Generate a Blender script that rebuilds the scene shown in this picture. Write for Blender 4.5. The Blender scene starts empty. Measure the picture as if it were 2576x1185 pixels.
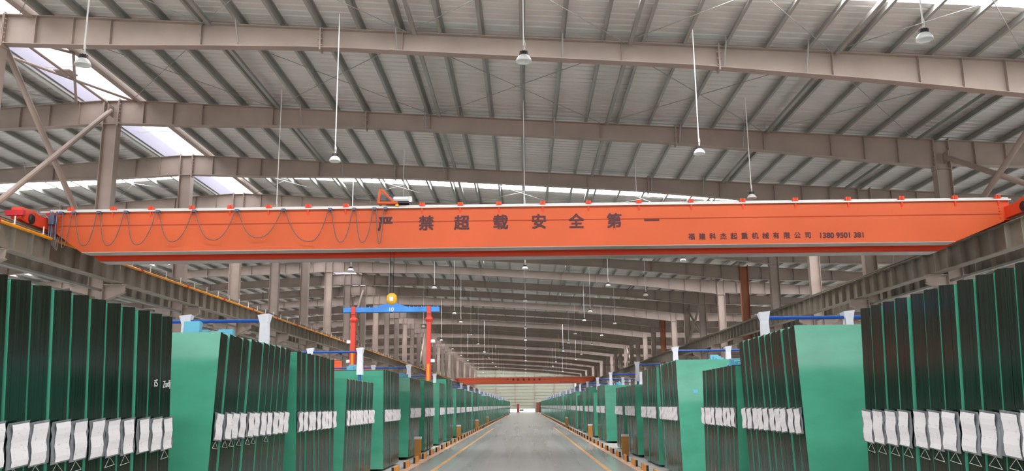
import bpy, bmesh, math, random
from mathutils import Matrix, Vector
random.seed(7)
R_ = math.radians
sc = bpy.context.scene
col = sc.collection

# ------------------------------------------------------------------ camera, sky, exposure
cam_d = bpy.data.cameras.new('camera'); cam = bpy.data.objects.new('camera', cam_d); col.objects.link(cam)
cam_d.sensor_width = 36.0; cam_d.lens = 2130.0 * 36 / 2576; cam_d.clip_end = 2000
cam.matrix_world = (Matrix.Translation((0, 0, 1.65)) @ Matrix.Rotation(0.0141348, 4, 'Z')
                    @ Matrix.Rotation(math.pi / 2 + 0.19845, 4, 'X') @ Matrix.Rotation(-0.010, 4, 'Z'))
sc.camera = cam
sc.view_settings.view_transform = 'Standard'; sc.view_settings.look = 'None'
sc.view_settings.gamma = 1.0; sc.view_settings.use_curve_mapping = False
sc.view_settings.exposure = 0.35
SKYLIGHT = 11.5
world = bpy.data.worlds.new('overcast_sky'); sc.world = world; world.use_nodes = True
bg = world.node_tree.nodes['Background']
bg.inputs[0].default_value = (0.95, 0.97, 1.0, 1); bg.inputs[1].default_value = 2.5

# ------------------------------------------------------------------ materials
def mat(name, color, rough=0.6, metal=0.0, spec=0.5, noise=None, coat=0.0, emit=None):
    m = bpy.data.materials.new(name); m.use_nodes = True
    nt = m.node_tree; b = nt.nodes['Principled BSDF']
    b.inputs['Base Color'].default_value = (*color, 1); b.inputs['Roughness'].default_value = rough
    b.inputs['Metallic'].default_value = metal; b.inputs['Specular IOR Level'].default_value = spec
    b.inputs['Coat Weight'].default_value = coat
    if emit:
        b.inputs['Emission Color'].default_value = (*color, 1); b.inputs['Emission Strength'].default_value = emit
    if noise:
        scale, amount, stretch = noise
        tc = nt.nodes.new('ShaderNodeTexCoord'); mp = nt.nodes.new('ShaderNodeMapping')
        mp.inputs['Scale'].default_value = stretch
        nz = nt.nodes.new('ShaderNodeTexNoise'); nz.inputs['Scale'].default_value = scale; nz.inputs['Detail'].default_value = 5
        rp = nt.nodes.new('ShaderNodeValToRGB')
        lo = [max(0, c * (1 - amount)) for c in color]; hi = [min(1, c * (1 + amount)) for c in color]
        rp.color_ramp.elements[0].color = (*lo, 1); rp.color_ramp.elements[0].position = 0.3
        rp.color_ramp.elements[1].color = (*hi, 1); rp.color_ramp.elements[1].position = 0.7
        nt.links.new(tc.outputs['Object'], mp.inputs[0]); nt.links.new(mp.outputs[0], nz.inputs['Vector'])
        nt.links.new(nz.outputs['Fac'], rp.inputs[0]); nt.links.new(rp.outputs[0], b.inputs['Base Color'])
    return m

STEEL = mat('taupe_painted_steel', (0.38, 0.30, 0.25), 0.5, noise=(0.9, 0.12, (1, 1, 1)))
STEELG = mat('grey_green_runway_paint', (0.27, 0.235, 0.185), 0.55, noise=(1.2, 0.15, (1, 1, 1)))
PRIMER = mat('rust_primer_steel', (0.36, 0.13, 0.06), 0.6, noise=(1.0, 0.15, (1, 1, 1)))
PURLIN = mat('galvanised_purlin', (0.36, 0.36, 0.33), 0.45, metal=0.25, noise=(2, 0.12, (1, .3, 1)))
ROOF = mat('corrugated_roof_sheet', (0.74, 0.71, 0.67), 0.34, metal=0.1, noise=(0.5, 0.08, (1, 1, 1)))
CURBSH = mat('shade_tinted_ridge_curb', (0.42, 0.41, 0.50), 0.6)  # lavender grey on a white curb: its shade is put into the colour
SKY = mat('daylit_translucent_sheet', (0.97, 0.96, 1.0), 0.6, emit=SKYLIGHT)
RIDGESKY = mat('daylit_ridge_sheet', (0.97, 0.96, 1.0), 0.6, emit=2.2)
ORANGE = mat('orange_crane_paint', (0.56, 0.10, 0.030), 0.45, spec=0.3, noise=(0.35, 0.10, (1, 1, 1)))
ORED = mat('red_orange_carriage_paint', (0.74, 0.065, 0.018), 0.4)
DARK = mat('near_black_rubber', (0.015, 0.014, 0.016), 0.5)
INK = mat('maroon_black_lettering', (0.07, 0.012, 0.015), 0.6)
RAILM = mat('pale_rail_steel', (0.62, 0.62, 0.58), 0.4, metal=0.3)
FLANGE = mat('greyed_flange_plate', (0.36, 0.30, 0.26), 0.35)
SEAM = mat('darker_weld_bead', (0.36, 0.05, 0.018), 0.6, spec=0.2)
ORANGE2 = mat('brightened_orange_paint', (0.80, 0.13, 0.04), 0.4)  # crane orange raised to stand in for light missing far down the hall
YELLOW = mat('orange_yellow_conductor', (0.85, 0.32, 0.01), 0.45)
REDB = mat('red_joint', (0.55, 0.02, 0.03), 0.5)
BLUE = mat('blue_rack_paint', (0.015, 0.10, 0.46), 0.4)
BLUEL = mat('sky_blue_beam_paint', (0.05, 0.25, 0.66), 0.45, noise=(3, 0.2, (1, 1, 1)))
REDLEG = mat('red_leg_paint', (0.72, 0.05, 0.025), 0.4)
HOOKY = mat('yellow_hook_block', (0.85, 0.42, 0.01), 0.4)
WHITE = mat('white_paint', (0.80, 0.80, 0.78), 0.5)
FOAMW = mat('white_foam_sleeve', (0.82, 0.84, 0.88), 0.8, noise=(6, 0.05, (1, 1, 1)))
FOAMB = mat('pale_blue_foam', (0.16, 0.50, 0.66), 0.85)
PAPER_BASE = (0.85, 0.83, 0.83)
POUCH = mat('cloudy_plastic_pouch', (0.23, 0.25, 0.26), 0.18, spec=0.6, noise=(14, 0.45, (1, 1, .5)))
LAMPB = mat('lamp_driver_black', (0.03, 0.02, 0.02), 0.5)
LAMPW = mat('lamp_bowl_white', (0.88, 0.87, 0.84), 0.35)
CONC = mat('pale_concrete_strip', (0.52, 0.52, 0.48), 0.7, noise=(1.5, 0.12, (1, 1, 1)))
LINEY = mat('yellow_floor_paint', (0.62, 0.30, 0.05), 0.5, noise=(3, 0.25, (1, 1, 1)))
LINEO = mat('faded_orange_floor_paint', (0.66, 0.40, 0.24), 0.5, noise=(2, 0.25, (1, 1, 1)))
BLOCKO = mat('orange_block_paint', (0.78, 0.33, 0.03), 0.5)
BOARD = mat('amber_guard_board', (0.60, 0.27, 0.05), 0.55, noise=(3, 0.15, (1, 1, .3)))
WALLP = mat('pale_green_wall_sheet', (0.42, 0.43, 0.33), 0.6)
BROWN = mat('red_brown_crate_wood', (0.30, 0.085, 0.05), 0.7, noise=(3, 0.2, (1, 1, .3)))
GREYC = mat('dark_cart_metal', (0.12, 0.10, 0.09), 0.6)
CABLE = mat('grey_festoon_cable', (0.13, 0.10, 0.09), 0.6)
GUSSET = mat('cabinet_steel_blue', (0.10, 0.13, 0.20), 0.4, metal=0.4)

# floor: glossy sealed concrete with long tyre marks
FLOOR = mat('sealed_grey_floor', (0.30, 0.31, 0.29), 0.16, spec=0.55)
nt = FLOOR.node_tree; b = nt.nodes['Principled BSDF']
tc = nt.nodes.new('ShaderNodeTexCoord')
mp1 = nt.nodes.new('ShaderNodeMapping'); mp1.inputs['Scale'].default_value = (1.1, .025, 1)
n1 = nt.nodes.new('ShaderNodeTexNoise'); n1.inputs['Scale'].default_value = 1.6; n1.inputs['Detail'].default_value = 6; n1.inputs['Distortion'].default_value = 0.25
n2 = nt.nodes.new('ShaderNodeTexNoise'); n2.inputs['Scale'].default_value = 0.35; n2.inputs['Detail'].default_value = 4
mx = nt.nodes.new('ShaderNodeMix'); mx.data_type = 'FLOAT'; mx.inputs[0].default_value = 0.25
rp = nt.nodes.new('ShaderNodeValToRGB')
rp.color_ramp.elements[0].position = .35; rp.color_ramp.elements[0].color = (.37, .385, .365, 1)
rp.color_ramp.elements[1].position = .65; rp.color_ramp.elements[1].color = (.43, .435, .415, 1)
nt.links.new(tc.outputs['Object'], mp1.inputs[0]); nt.links.new(mp1.outputs[0], n1.inputs['Vector'])
nt.links.new(tc.outputs['Object'], n2.inputs['Vector'])
nt.links.new(n1.outputs['Fac'], mx.inputs[2]); nt.links.new(n2.outputs['Fac'], mx.inputs[3])
nt.links.new(mx.outputs[0], rp.inputs[0]); nt.links.new(rp.outputs[0], b.inputs['Base Color'])
rr = nt.nodes.new('ShaderNodeMapRange'); rr.inputs[3].default_value = .14; rr.inputs[4].default_value = .24
nt.links.new(n1.outputs['Fac'], rr.inputs[0]); nt.links.new(rr.outputs[0], b.inputs['Roughness'])

# glass: face-on it is a clear sea green, end-on the light is absorbed and it is nearly black
GFACE = mat('green_glass_face', (0.085, 0.38, 0.25), 0.14, spec=0.6, noise=(1.2, 0.12, (1, 1, 2.5)))
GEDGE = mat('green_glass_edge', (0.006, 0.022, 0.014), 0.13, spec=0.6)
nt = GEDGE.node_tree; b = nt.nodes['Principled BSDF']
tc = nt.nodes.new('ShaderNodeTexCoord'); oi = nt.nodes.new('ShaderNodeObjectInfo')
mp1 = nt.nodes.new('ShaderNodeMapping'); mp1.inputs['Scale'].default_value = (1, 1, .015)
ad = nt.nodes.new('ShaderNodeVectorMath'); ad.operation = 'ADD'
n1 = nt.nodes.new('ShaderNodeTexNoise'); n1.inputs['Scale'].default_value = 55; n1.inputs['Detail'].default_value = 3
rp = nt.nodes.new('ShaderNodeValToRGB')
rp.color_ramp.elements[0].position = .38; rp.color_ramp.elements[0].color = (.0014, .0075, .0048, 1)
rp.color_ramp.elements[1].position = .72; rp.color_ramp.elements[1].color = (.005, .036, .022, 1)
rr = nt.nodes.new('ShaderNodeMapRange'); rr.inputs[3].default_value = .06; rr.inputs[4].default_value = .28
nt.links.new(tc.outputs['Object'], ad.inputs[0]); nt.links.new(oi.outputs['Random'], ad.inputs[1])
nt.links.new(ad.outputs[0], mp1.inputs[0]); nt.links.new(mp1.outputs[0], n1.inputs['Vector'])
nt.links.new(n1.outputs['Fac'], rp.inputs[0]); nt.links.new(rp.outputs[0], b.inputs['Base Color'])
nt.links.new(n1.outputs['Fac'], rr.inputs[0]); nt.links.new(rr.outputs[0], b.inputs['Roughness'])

# printed paper: faint rows of print
PAPER = mat('printed_white_paper', PAPER_BASE, 0.75)
nt = PAPER.node_tree; b = nt.nodes['Principled BSDF']
tc = nt.nodes.new('ShaderNodeTexCoord'); mp1 = nt.nodes.new('ShaderNodeMapping'); mp1.inputs['Scale'].default_value = (30, 30, 75)
oi = nt.nodes.new('ShaderNodeObjectInfo'); ad = nt.nodes.new('ShaderNodeVectorMath'); ad.operation = 'ADD'
n1 = nt.nodes.new('ShaderNodeTexNoise'); n1.inputs['Scale'].default_value = 1.0; n1.inputs['Detail'].default_value = 1
rp = nt.nodes.new('ShaderNodeValToRGB')
rp.color_ramp.elements[0].position = .66; rp.color_ramp.elements[0].color = (*PAPER_BASE, 1)
rp.color_ramp.elements[1].position = .72; rp.color_ramp.elements[1].color = (.66, .63, .65, 1)
nt.links.new(tc.outputs['Object'], ad.inputs[0]); nt.links.new(oi.outputs['Random'], ad.inputs[1])
nt.links.new(ad.outputs[0], mp1.inputs[0]); nt.links.new(mp1.outputs[0], n1.inputs['Vector'])
nt.links.new(n1.outputs['Fac'], rp.inputs[0]); nt.links.new(rp.outputs[0], b.inputs['Base Color'])

# ------------------------------------------------------------------ mesh helpers
class MB:
    def __init__(s): s.v = []; s.f = []; s.mi = []
    def quadbox(s, p, mi=0):            # 8 corners: bottom 4 ccw, top 4 ccw
        n = len(s.v); s.v += [tuple(q) for q in p]
        for q in ((3, 2, 1, 0), (4, 5, 6, 7), (0, 1, 5, 4), (1, 2, 6, 5), (2, 3, 7, 6), (3, 0, 4, 7)):
            s.f.append(tuple(n + i for i in q)); s.mi.append(mi)
    def box(s, x0, x1, y0, y1, z0, z1, mi=0):
        if x0 > x1: x0, x1 = x1, x0
        if y0 > y1: y0, y1 = y1, y0
        if z0 > z1: z0, z1 = z1, z0
        s.quadbox([(x0, y0, z0), (x1, y0, z0), (x1, y1, z0), (x0, y1, z0), (x0, y0, z1), (x1, y0, z1), (x1, y1, z1), (x0, y1, z1)], mi)
    def tube(s, pts, r, n=8, mi=0, cap=True):
        pts = [Vector(p) for p in pts]; rings = []
        for i, p in enumerate(pts):
            d = (pts[min(i + 1, len(pts) - 1)] - pts[max(i - 1, 0)]).normalized()
            a = Vector((0, 0, 1)) if abs(d.z) < .9 else Vector((1, 0, 0))
            u = d.cross(a).normalized(); w = d.cross(u)
            rad = r[i] if isinstance(r, (list, tuple)) else r
            base = len(s.v)
            for k in range(n):
                t = 2 * math.pi * k / n
                s.v.append(tuple(p + u * (rad * math.cos(t)) + w * (rad * math.sin(t))))
            rings.append(base)
        for a, b_ in zip(rings, rings[1:]):
            for k in range(n):
                s.f.append((a + k, b_ + k, b_ + (k + 1) % n, a + (k + 1) % n)); s.mi.append(mi)
        if cap:
            s.f.append(tuple(rings[0] + k for k in range(n))); s.mi.append(mi)
            s.f.append(tuple(rings[-1] + k for k in reversed(range(n)))); s.mi.append(mi)
    def lathe(s, prof, n=20, mi=0, c=(0, 0, 0)):   # (r, z) profile about z
        rings = []
        for r, z in prof:
            base = len(s.v); rings.append(base)
            for k in range(n):
                t = 2 * math.pi * k / n; s.v.append((c[0] + r * math.cos(t), c[1] + r * math.sin(t), c[2] + z))
        for a, b_ in zip(rings, rings[1:]):
            for k in range(n):
                s.f.append((a + k, a + (k + 1) % n, b_ + (k + 1) % n, b_ + k)); s.mi.append(mi)
    def prism(s, poly, axis, a, b_, mi=0):   # polygon of (u,v) extruded along axis from a to b_
        def P(u, v, t): return {'x': (t, u, v), 'y': (u, t, v), 'z': (u, v, t)}[axis]
        n = len(s.v); m = len(poly)
        s.v += [P(u, v, a) for u, v in poly] + [P(u, v, b_) for u, v in poly]
        s.f.append(tuple(n + i for i in range(m))); s.mi.append(mi)
        s.f.append(tuple(n + m + i for i in reversed(range(m)))); s.mi.append(mi)
        for i in range(m):
            j = (i + 1) % m
            s.f.append((n + i, n + m + i, n + m + j, n + j)); s.mi.append(mi)
    def mesh(s, name, mats, smooth=False, bevel=0):
        me = bpy.data.meshes.new(name); me.from_pydata(s.v, [], s.f)
        for m in (mats if isinstance(mats, (list, tuple)) else [mats]): me.materials.append(m)
        me.polygons.foreach_set('material_index', s.mi)
        bm = bmesh.new(); bm.from_mesh(me)
        bmesh.ops.recalc_face_normals(bm, faces=bm.faces)
        if bevel: bmesh.ops.bevel(bm, geom=list(bm.edges), offset=bevel, segments=1, affect='EDGES', clamp_overlap=True)
        bm.to_mesh(me); bm.free()
        if smooth: me.polygons.foreach_set('use_smooth', [True] * len(me.polygons))
        me.update(); return me

def put(name, me, parent=None, loc=(0, 0, 0), rot=(0, 0, 0), kind=None):
    o = bpy.data.objects.new(name, me); col.objects.link(o)
    o.location = loc; o.rotation_euler = rot
    if parent is not None: o.parent = parent
    if kind: o['kind'] = kind
    return o
def tag(o, label=None, cat=None, group=None, kind=None):
    if label: o['label'] = label
    if cat: o['category'] = cat
    if group: o['group'] = group
    if kind: o['kind'] = kind
    return o
ONES = 'zeroth first second third fourth fifth sixth seventh eighth ninth tenth eleventh twelfth thirteenth fourteenth fifteenth sixteenth seventeenth eighteenth nineteenth'.split()
TENS = {2: 'twent', 3: 'thirt', 4: 'fort', 5: 'fift', 6: 'sixt', 7: 'sevent', 8: 'eight', 9: 'ninet'}
def ordw(n):
    if n < 20: return ONES[n]
    if n >= 100: return 'hundred and ' + ordw(n - 100) if n > 100 else 'hundredth'
    t, u = divmod(n, 10)
    return TENS[t] + 'ieth' if u == 0 else TENS[t] + 'y-' + ONES[u]

# ------------------------------------------------------------------ building grid
BAY = 6.45
def FY(k): return 20.7 + BAY * k
K0, K1 = -5, 33                              # frames
XB = [-69.5, -41.7, -13.9, 13.8, 41.5, 69.3]   # column lines
YEND = FY(K1) + 3.0
YBEG = FY(K0)
def roof_top(x):                             # top of the rafters
    d = abs(x + 13.9)
    if d > 55.5: d = 111 - d
    return 11.97 - 0.0660 * d
def rafter_depth(u):                         # u 0..1 along a bay
    pts = [(0, .84), (.1, .78), (.22, .62), (.32, .53), (.66, .55), (.82, .70), (1, .97)]
    for (a, da), (b_, db) in zip(pts, pts[1:]):
        if u <= b_: return da + (db - da) * (u - a) / (b_ - a)
    return .97

# floor
mb = MB(); mb.box(-75, 75, YBEG - 12, YEND + 14, -.3, 0)
floor = put('floor', mb.mesh('floor', FLOOR), kind='structure')
mb = MB(); mb.box(-10.5, -3.40, YBEG, YEND - 8, 0, .012); put('concrete_strip', mb.mesh('concrete_strip', CONC), floor)
mb = MB(); mb.box(3.05, 10.2, YBEG, YEND - 8, 0, .012); put('concrete_strip', mb.mesh('concrete_strip', CONC), floor)
for x, w, m in ((-2.46, .12, LINEY), (2.10, .12, LINEY)):
    mb = MB(); mb.box(x - w / 2, x + w / 2, 3, 66, 0, .004); put('floor_line', mb.mesh('floor_line', m), floor)
for x0, x1 in ((-3.38, -3.12), (2.80, 3.03)):
    mb = MB(); mb.box(x0, x1, YBEG, YEND - 8, 0, .004); put('floor_line', mb.mesh('floor_line', LINEO), floor)

# ------------------------------------------------------------------ ceiling: rafters, purlins, sheets, skylights
ceiling = bpy.data.objects.new('ceiling', None); col.objects.link(ceiling); ceiling['kind'] = 'structure'

def rafter_mesh(xa, xb, flip):
    mb = MB(); N = 24; W = .006; FW = .14
    xs = [xa + .24 + (xb - xa - .48) * i / N for i in range(N + 1)]
    for a, b_ in zip(xs, xs[1:]):
        ua, ub = (a - xa) / (xb - xa), (b_ - xa) / (xb - xa)
        if flip: ua, ub = 1 - ua, 1 - ub
        ta, tb = roof_top(a), roof_top(b_); la, lb = ta - rafter_depth(ua), tb - rafter_depth(ub)
        mb.quadbox([(a, -W, la), (b_, -W, lb), (b_, W, lb), (a, W, la), (a, -W, ta), (b_, -W, tb), (b_, W, tb), (a, W, ta)])
        for za, zb in ((la, lb), (ta - .018, tb - .018)):
            mb.quadbox([(a, -FW, za), (b_, -FW, zb), (b_, FW, zb), (a, FW, za), (a, -FW, za + .018), (b_, -FW, zb + .018), (b_, FW, zb + .018), (a, FW, za + .018)])
    return mb.mesh('rafter', STEEL)
def vplate(x, xa, xb, flip, w=.012, ext=0.0):
    u = (x - xa) / (xb - xa); u = 1 - u if flip else u
    t = roof_top(x); l = t - rafter_depth(u)
    return x, w, l - ext, t + ext
FLIP = {0: False, 1: True, 2: False, 3: False, 4: True}
STIFF = [-12.8, -11.8, -10.8, -8.4, -3.1, 2.6, 8.0, 10.2, 11.3, 12.4]
SPL = [-5.25, 5.1]
stiff_me = {}; raf_me = {}; splice_me = {}; fly_me = {}
for bi in range(5):
    xa, xb = XB[bi], XB[bi + 1]; flip = FLIP[bi]
    raf_me[bi] = rafter_mesh(xa, xb, flip)
    xs = [xa + (x + 13.9) / 27.7 * (xb - xa) for x in STIFF]
    xsp = [xa + (x + 13.9) / 27.7 * (xb - xa) for x in SPL]
    if flip: xs = [xa + xb - x for x in xs]; xsp = [xa + xb - x for x in xsp]
    stiff_me[bi] = []
    for x in xs:
        x, w, l, t = vplate(x, xa, xb, flip); mb = MB(); mb.box(x - w / 2, x + w / 2, -.12, .12, l, t); stiff_me[bi].append(mb)
    splice_me[bi] = []
    for x in xsp:
        x, w, l, t = vplate(x, xa, xb, flip, .05, .07); mb = MB(); mb.box(x - .022, x + .022, -.15, .15, l, t)
        for s in (-.12, .12):
            for q in range(4):
                z = l + .12 + (t - l - .2) * q / 3; mb.box(x - .06, x + .06, s - .015, s + .015, z, z + .03)
        splice_me[bi].append(mb)
    fly_me[bi] = []
    for q in (.235, .385, .54, .69, .765):
        x = xa + q * (xb - xa); u = 1 - q if flip else q
        t = roof_top(x); l = t - rafter_depth(u)
        mb = MB(); mb.tube([(x, -.14, l + .03), (x, -.52, t + .10)], .022, 5); fly_me[bi].append(mb)
def joined(list_of_mb):
    m = MB()
    for a in list_of_mb:
        n = len(m.v); m.v += a.v; m.f += [tuple(n + i for i in f) for f in a.f]; m.mi += a.mi
    return m
stiff_one = {bi: [m.mesh('stiffener', STEEL) for m in stiff_me[bi]] for bi in (1, 2, 3)}
stiff_all = {bi: joined(stiff_me[bi] + splice_me[bi]).mesh('stiffener', STEEL) for bi in range(5)}
splice_one = {bi: [m.mesh('splice_plate', STEEL) for m in splice_me[bi]] for bi in (1, 2, 3)}
fly_one = {bi: [m.mesh('fly_brace', PURLIN) for m in fly_me[bi]] for bi in (1, 2, 3)}
for k in range(K0, K1 + 1):
    for bi in range(5):
        if bi in (0, 4) and k < -1: continue
        r = put('rafter', raf_me[bi], ceiling, (0, FY(k), 0))
        if bi in (1, 2, 3) and 0 <= k <= 6:
            for m in stiff_one[bi]: put('stiffener', m, r)
            for m in splice_one[bi]: put('splice_plate', m, r)
            if k <= 4:
                for m in fly_one[bi]: put('fly_brace', m, r)
        else:
            put('stiffener', stiff_all[bi], r, kind='stuff')

# purlins (Z sections running down the hall)
RIDGE = (-15.0, -13.15)          # open ridge with a raised glazed monitor
px = [0.03 + 1.055 * i for i in range(-66, 66)]
px = [x for x in px if XB[0] < x < XB[-1] and not (RIDGE[0] - .1 < x < RIDGE[1] + .2)] + [RIDGE[0] - .06, RIDGE[1] + .12]
def purlin_mb(x, y0, y1):
    mb = MB(); z = roof_top(x); s = 1 if x > -13.9 else -1
    mb.box(x - .004, x + .004, y0, y1, z, z + .2)
    mb.box(x, x + .075 * s, y0, y1, z + .192, z + .2); mb.box(x, x - .075 * s, y0, y1, z, z + .008)
    return mb
indiv, rest = [], MB()
for x in px:
    if -22.5 < x < -13.9: kr = range(-1, 3)
    elif -13.9 <= x <= 13.9: kr = range(-1, 7)
    elif 13.9 < x < 19: kr = range(0, 3)
    else: kr = range(0)
    if kr: indiv.append((x, kr))
for x, kr in indiv:
    me = purlin_mb(x, 0, BAY).mesh('purlin', PURLIN)
    for k in kr: put('purlin', me, ceiling, (0, FY(k), 0))
kr_of = dict((x, kr) for x, kr in indiv)
mbr = []
for x in px:
    kr = kr_of.get(x)
    if kr: mbr += [purlin_mb(x, YBEG, FY(kr[0])), purlin_mb(x, FY(kr[-1] + 1), YEND)]
    else: mbr.append(purlin_mb(x, YBEG, YEND))
put('purlin', joined(mbr).mesh('purlin_run', PURLIN), ceiling, kind='stuff')

# eaves struts: square tubes beside some purlins
strut_me = {}
for x in (-8.35, -2.95, 2.65, 7.95, 12.9):
    mb = MB(); z = roof_top(x); mb.box(x + .12, x + .22, .15, BAY - .15, z - .10, z + .0)
    strut_me[x] = mb.mesh('roof_strut', PURLIN)
    for k in range(-1, 8): put('roof_strut', strut_me[x], ceiling, (0, FY(k), 0))
# thin crossed brace rods under the sheets
for k in (-1, 0, 2, 7):
    for xa, xb in ((-13.2, -8.35), (-8.35, -2.95), (-2.95, 2.65), (2.65, 7.95), (7.95, 12.9), (-20, -15.2)):
        for (a, b_) in ((xa, xb), (xb, xa)):
            mb = MB(); mb.tube([(a, .2, roof_top(a) - .05), (b_, BAY - .2, roof_top(b_) - .05)], .011, 5)
            put('brace_rod', mb.mesh('brace_rod', PURLIN), ceiling, (0, FY(k), 0))

# roof sheets: trapezoid ribs every 0.3 m run up the slope; translucent rows every third bay
PITCH = BAY / 21
def sheet_mb(xa, xb, ya, yb):
    n = max(1, round((yb - ya) / PITCH)); p = (yb - ya) / n
    prof = [(ya, 0)]
    for i in range(n):
        y = ya + p * i
        prof += [(y + p * .70, 0), (y + p * .76, .05), (y + p * .90, .05), (y + p, 0)]
    mb = MB(); m = len(prof); th = .004
    for xx in (xa, xb):
        z = roof_top(xx) + .202
        for y, h in prof: mb.v.append((xx, y, z + h))
    for xx in (xa, xb):
        z = roof_top(xx) + .202 + th
        for y, h in prof: mb.v.append((xx, y, z + h))
    for i in range(m - 1):
        mb.f.append((i, i + 1, m + i + 1, m + i)); mb.f.append((2 * m + i, 3 * m + i, 3 * m + i + 1, 2 * m + i + 1)); mb.mi += [0, 0]
    return mb
BAND = (2.1, 3.75)
SPAN = [(-69.4, -41.7), (-41.7, RIDGE[0]), (RIDGE[1] + .95 - .52, 13.8), (13.8, 41.6), (41.6, 69.2)]
STRIP = (RIDGE[1] + .25, RIDGE[1] + .43)
full_me = {}; b2_me = {}; s2_me = {}; a_me = {}; b_me = {}; s_me = {}
for i, (xa, xb) in enumerate(SPAN):
    full_me[i] = sheet_mb(xa, xb, 0, BAY).mesh('roof_sheet', ROOF)
    a_me[i] = sheet_mb(xa, xb, 0, BAND[0]).mesh('roof_sheet', ROOF); b_me[i] = sheet_mb(xa, xb, BAND[1], BAY).mesh('roof_sheet', ROOF)
    s_me[i] = sheet_mb(xa, xb, BAND[0], BAND[1]).mesh('skylight_sheet', SKY)
    b2_me[i] = sheet_mb(xa, xb, 3.95, BAY).mesh('roof_sheet', ROOF); s2_me[i] = sheet_mb(xa, xb, BAND[0], 3.95).mesh('skylight_sheet', SKY)
mb = MB(); z = roof_top(STRIP[0]) + .20
mb.box(STRIP[0], STRIP[1], .01, BAY - .01, z, z + .03); strip_me = mb.mesh('skylight_strip', RIDGESKY)
# ridge monitor pieces
HM = .50
def curb_me(x, s):
    mb = MB(); z = roof_top(x) + .2; mb.box(x, x + .05 * s, 0, BAY, z - .05, z + HM); return mb.mesh('ridge_curb', CURBSH)
cl, cr = curb_me(RIDGE[0], -1), curb_me(RIDGE[1], 1)
mb = MB(); z = roof_top(RIDGE[0]) + .2 + HM; mb.box(RIDGE[0] - .1, RIDGE[1] + .1, 0.01, BAY - .01, z, z + .03); top_me = mb.mesh('ridge_glazing', RIDGESKY)
mb = MB()
for y in (BAY * .33, BAY * .66):
    mb.tube([(RIDGE[0] + .02, y, z - .3), (RIDGE[1] - .02, y, z - .3)], .02, 6)
    mb.tube([(-14.05, y, z - .3), (-14.05, y, z)], .018, 6)
frame_me = mb.mesh('ridge_rail', WHITE)
mb = MB(); mb.box(RIDGE[1] + .05, RIDGE[1] + .25, 0, BAY, roof_top(RIDGE[1]) - .05, roof_top(RIDGE[1]) + .24); ridge_beam = mb.mesh('ridge_beam', STEEL)
mb = MB(); mb.box(RIDGE[0] - .22, RIDGE[0] - .06, 0, BAY, roof_top(RIDGE[0]) - .02, roof_top(RIDGE[0]) + .14); lit_purlin_me = mb.mesh('lit_ridge_purlin', WHITE)  # edge purlin in white, the daylight on it put into the colour
for k in range(K0, K1):
    for i in range(5):
        if k % 3 == 2:
            put('roof_sheet', a_me[i], ceiling, (0, FY(k), 0)); put('roof_sheet', b2_me[i] if k == -1 else b_me[i], ceiling, (0, FY(k), 0))
            put('skylight_sheet', s2_me[i] if k == -1 else s_me[i], ceiling, (0, FY(k), 0))
        else:
            put('roof_sheet', full_me[i], ceiling, (0, FY(k), 0))
    y = (0, FY(k), 0)
    put('skylight_strip', strip_me, ceiling, y); put('ridge_curb', cl, ceiling, y); put('ridge_curb', cr, ceiling, y)
    put('ridge_glazing', top_me, ceiling, y); put('ridge_rail', frame_me, ceiling, y)
    put('ridge_beam', ridge_beam, ceiling, y); put('lit_ridge_purlin', lit_purlin_me, ceiling, y)
# pipe cross in the ridge opening of the braced bays, with its middle node
zr = roof_top(-13.9) - .12
for k in (0, 7, 14):
    y0, y1 = FY(k) + .15, FY(k + 1) - .15; ym = (y0 + y1) / 2; xm = -14.05
    for (p, q) in (((RIDGE[0] - .1, y0), (RIDGE[1] + .1, ym - 1)), ((RIDGE[0] - .1, ym - 1), (RIDGE[1] + .1, y1)),
                   ((RIDGE[1] + .1, ym - 1), (RIDGE[0] - .1, y1)), ((xm, y0), (xm, y1)), ((RIDGE[0] - .1, ym - 1), (xm, y0))):
        mb = MB(); mb.tube([(p[0], p[1], zr), (q[0], q[1], zr)], .045, 8); put('tie_pipe', mb.mesh('tie_pipe', STEEL), ceiling)
    mb = MB(); mb.box(xm - .25, xm + .25, ym + .2, ym + .7, zr - .02, zr + .02); put('tie_node', mb.mesh('tie_node', STEEL), ceiling)

# ------------------------------------------------------------------ columns
def column_mesh(x, m):
    top = roof_top(x) - .02; mb = MB(); h = .235
    mb.box(-.006, .006, 0, 0, 0, 0) if False else None
    mb.box(-h, h, -.007, .007, 0, top)
    for s in (-1, 1): mb.box(s * h - .009, s * h + .009, -.16, .16, 0, top)
    low = top - (.86 if abs(x + 13.9) < 1 else .98)
    for z in (low, top - .04): mb.box(-h, h, -.15, .15, z, z + .018)
    for s in (-1, 1):                                   # bolted end plates of the rafters
        mb.box(s * (h + .012), s * (h + .034), -.15, .15, low - .05, top + .06)
        for q in range(6):
            z = low + .06 + q * .13
            for y in (-.11, .09): mb.box(s * (h - .03), s * (h + .07), y, y + .028, z, z + .028)
    mb.box(-.34, .34, -.26, .26, 0.0, .03)
    return mb.mesh('steel_column', m)
def bracket_mesh(s):
    mb = MB()
    mb.prism([(s * .24, 5.12), (s * .24, 5.62), (s * .90, 5.62), (s * .90, 5.40)], 'y', -.012, .012)
    mb.box(s * .24, s * .90, -.12, .12, 5.62, 5.64)
    mb.quadbox([(s * .24, -.11, 5.10), (s * .90, -.11, 5.38), (s * .90, .11, 5.38), (s * .24, .11, 5.10),
                (s * .24, -.11, 5.12), (s * .90, -.11, 5.40), (s * .90, .11, 5.40), (s * .24, .11, 5.12)])
    return mb.mesh('bracket', STEEL)
br = {1: bracket_mesh(1), -1: bracket_mesh(-1)}
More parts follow.
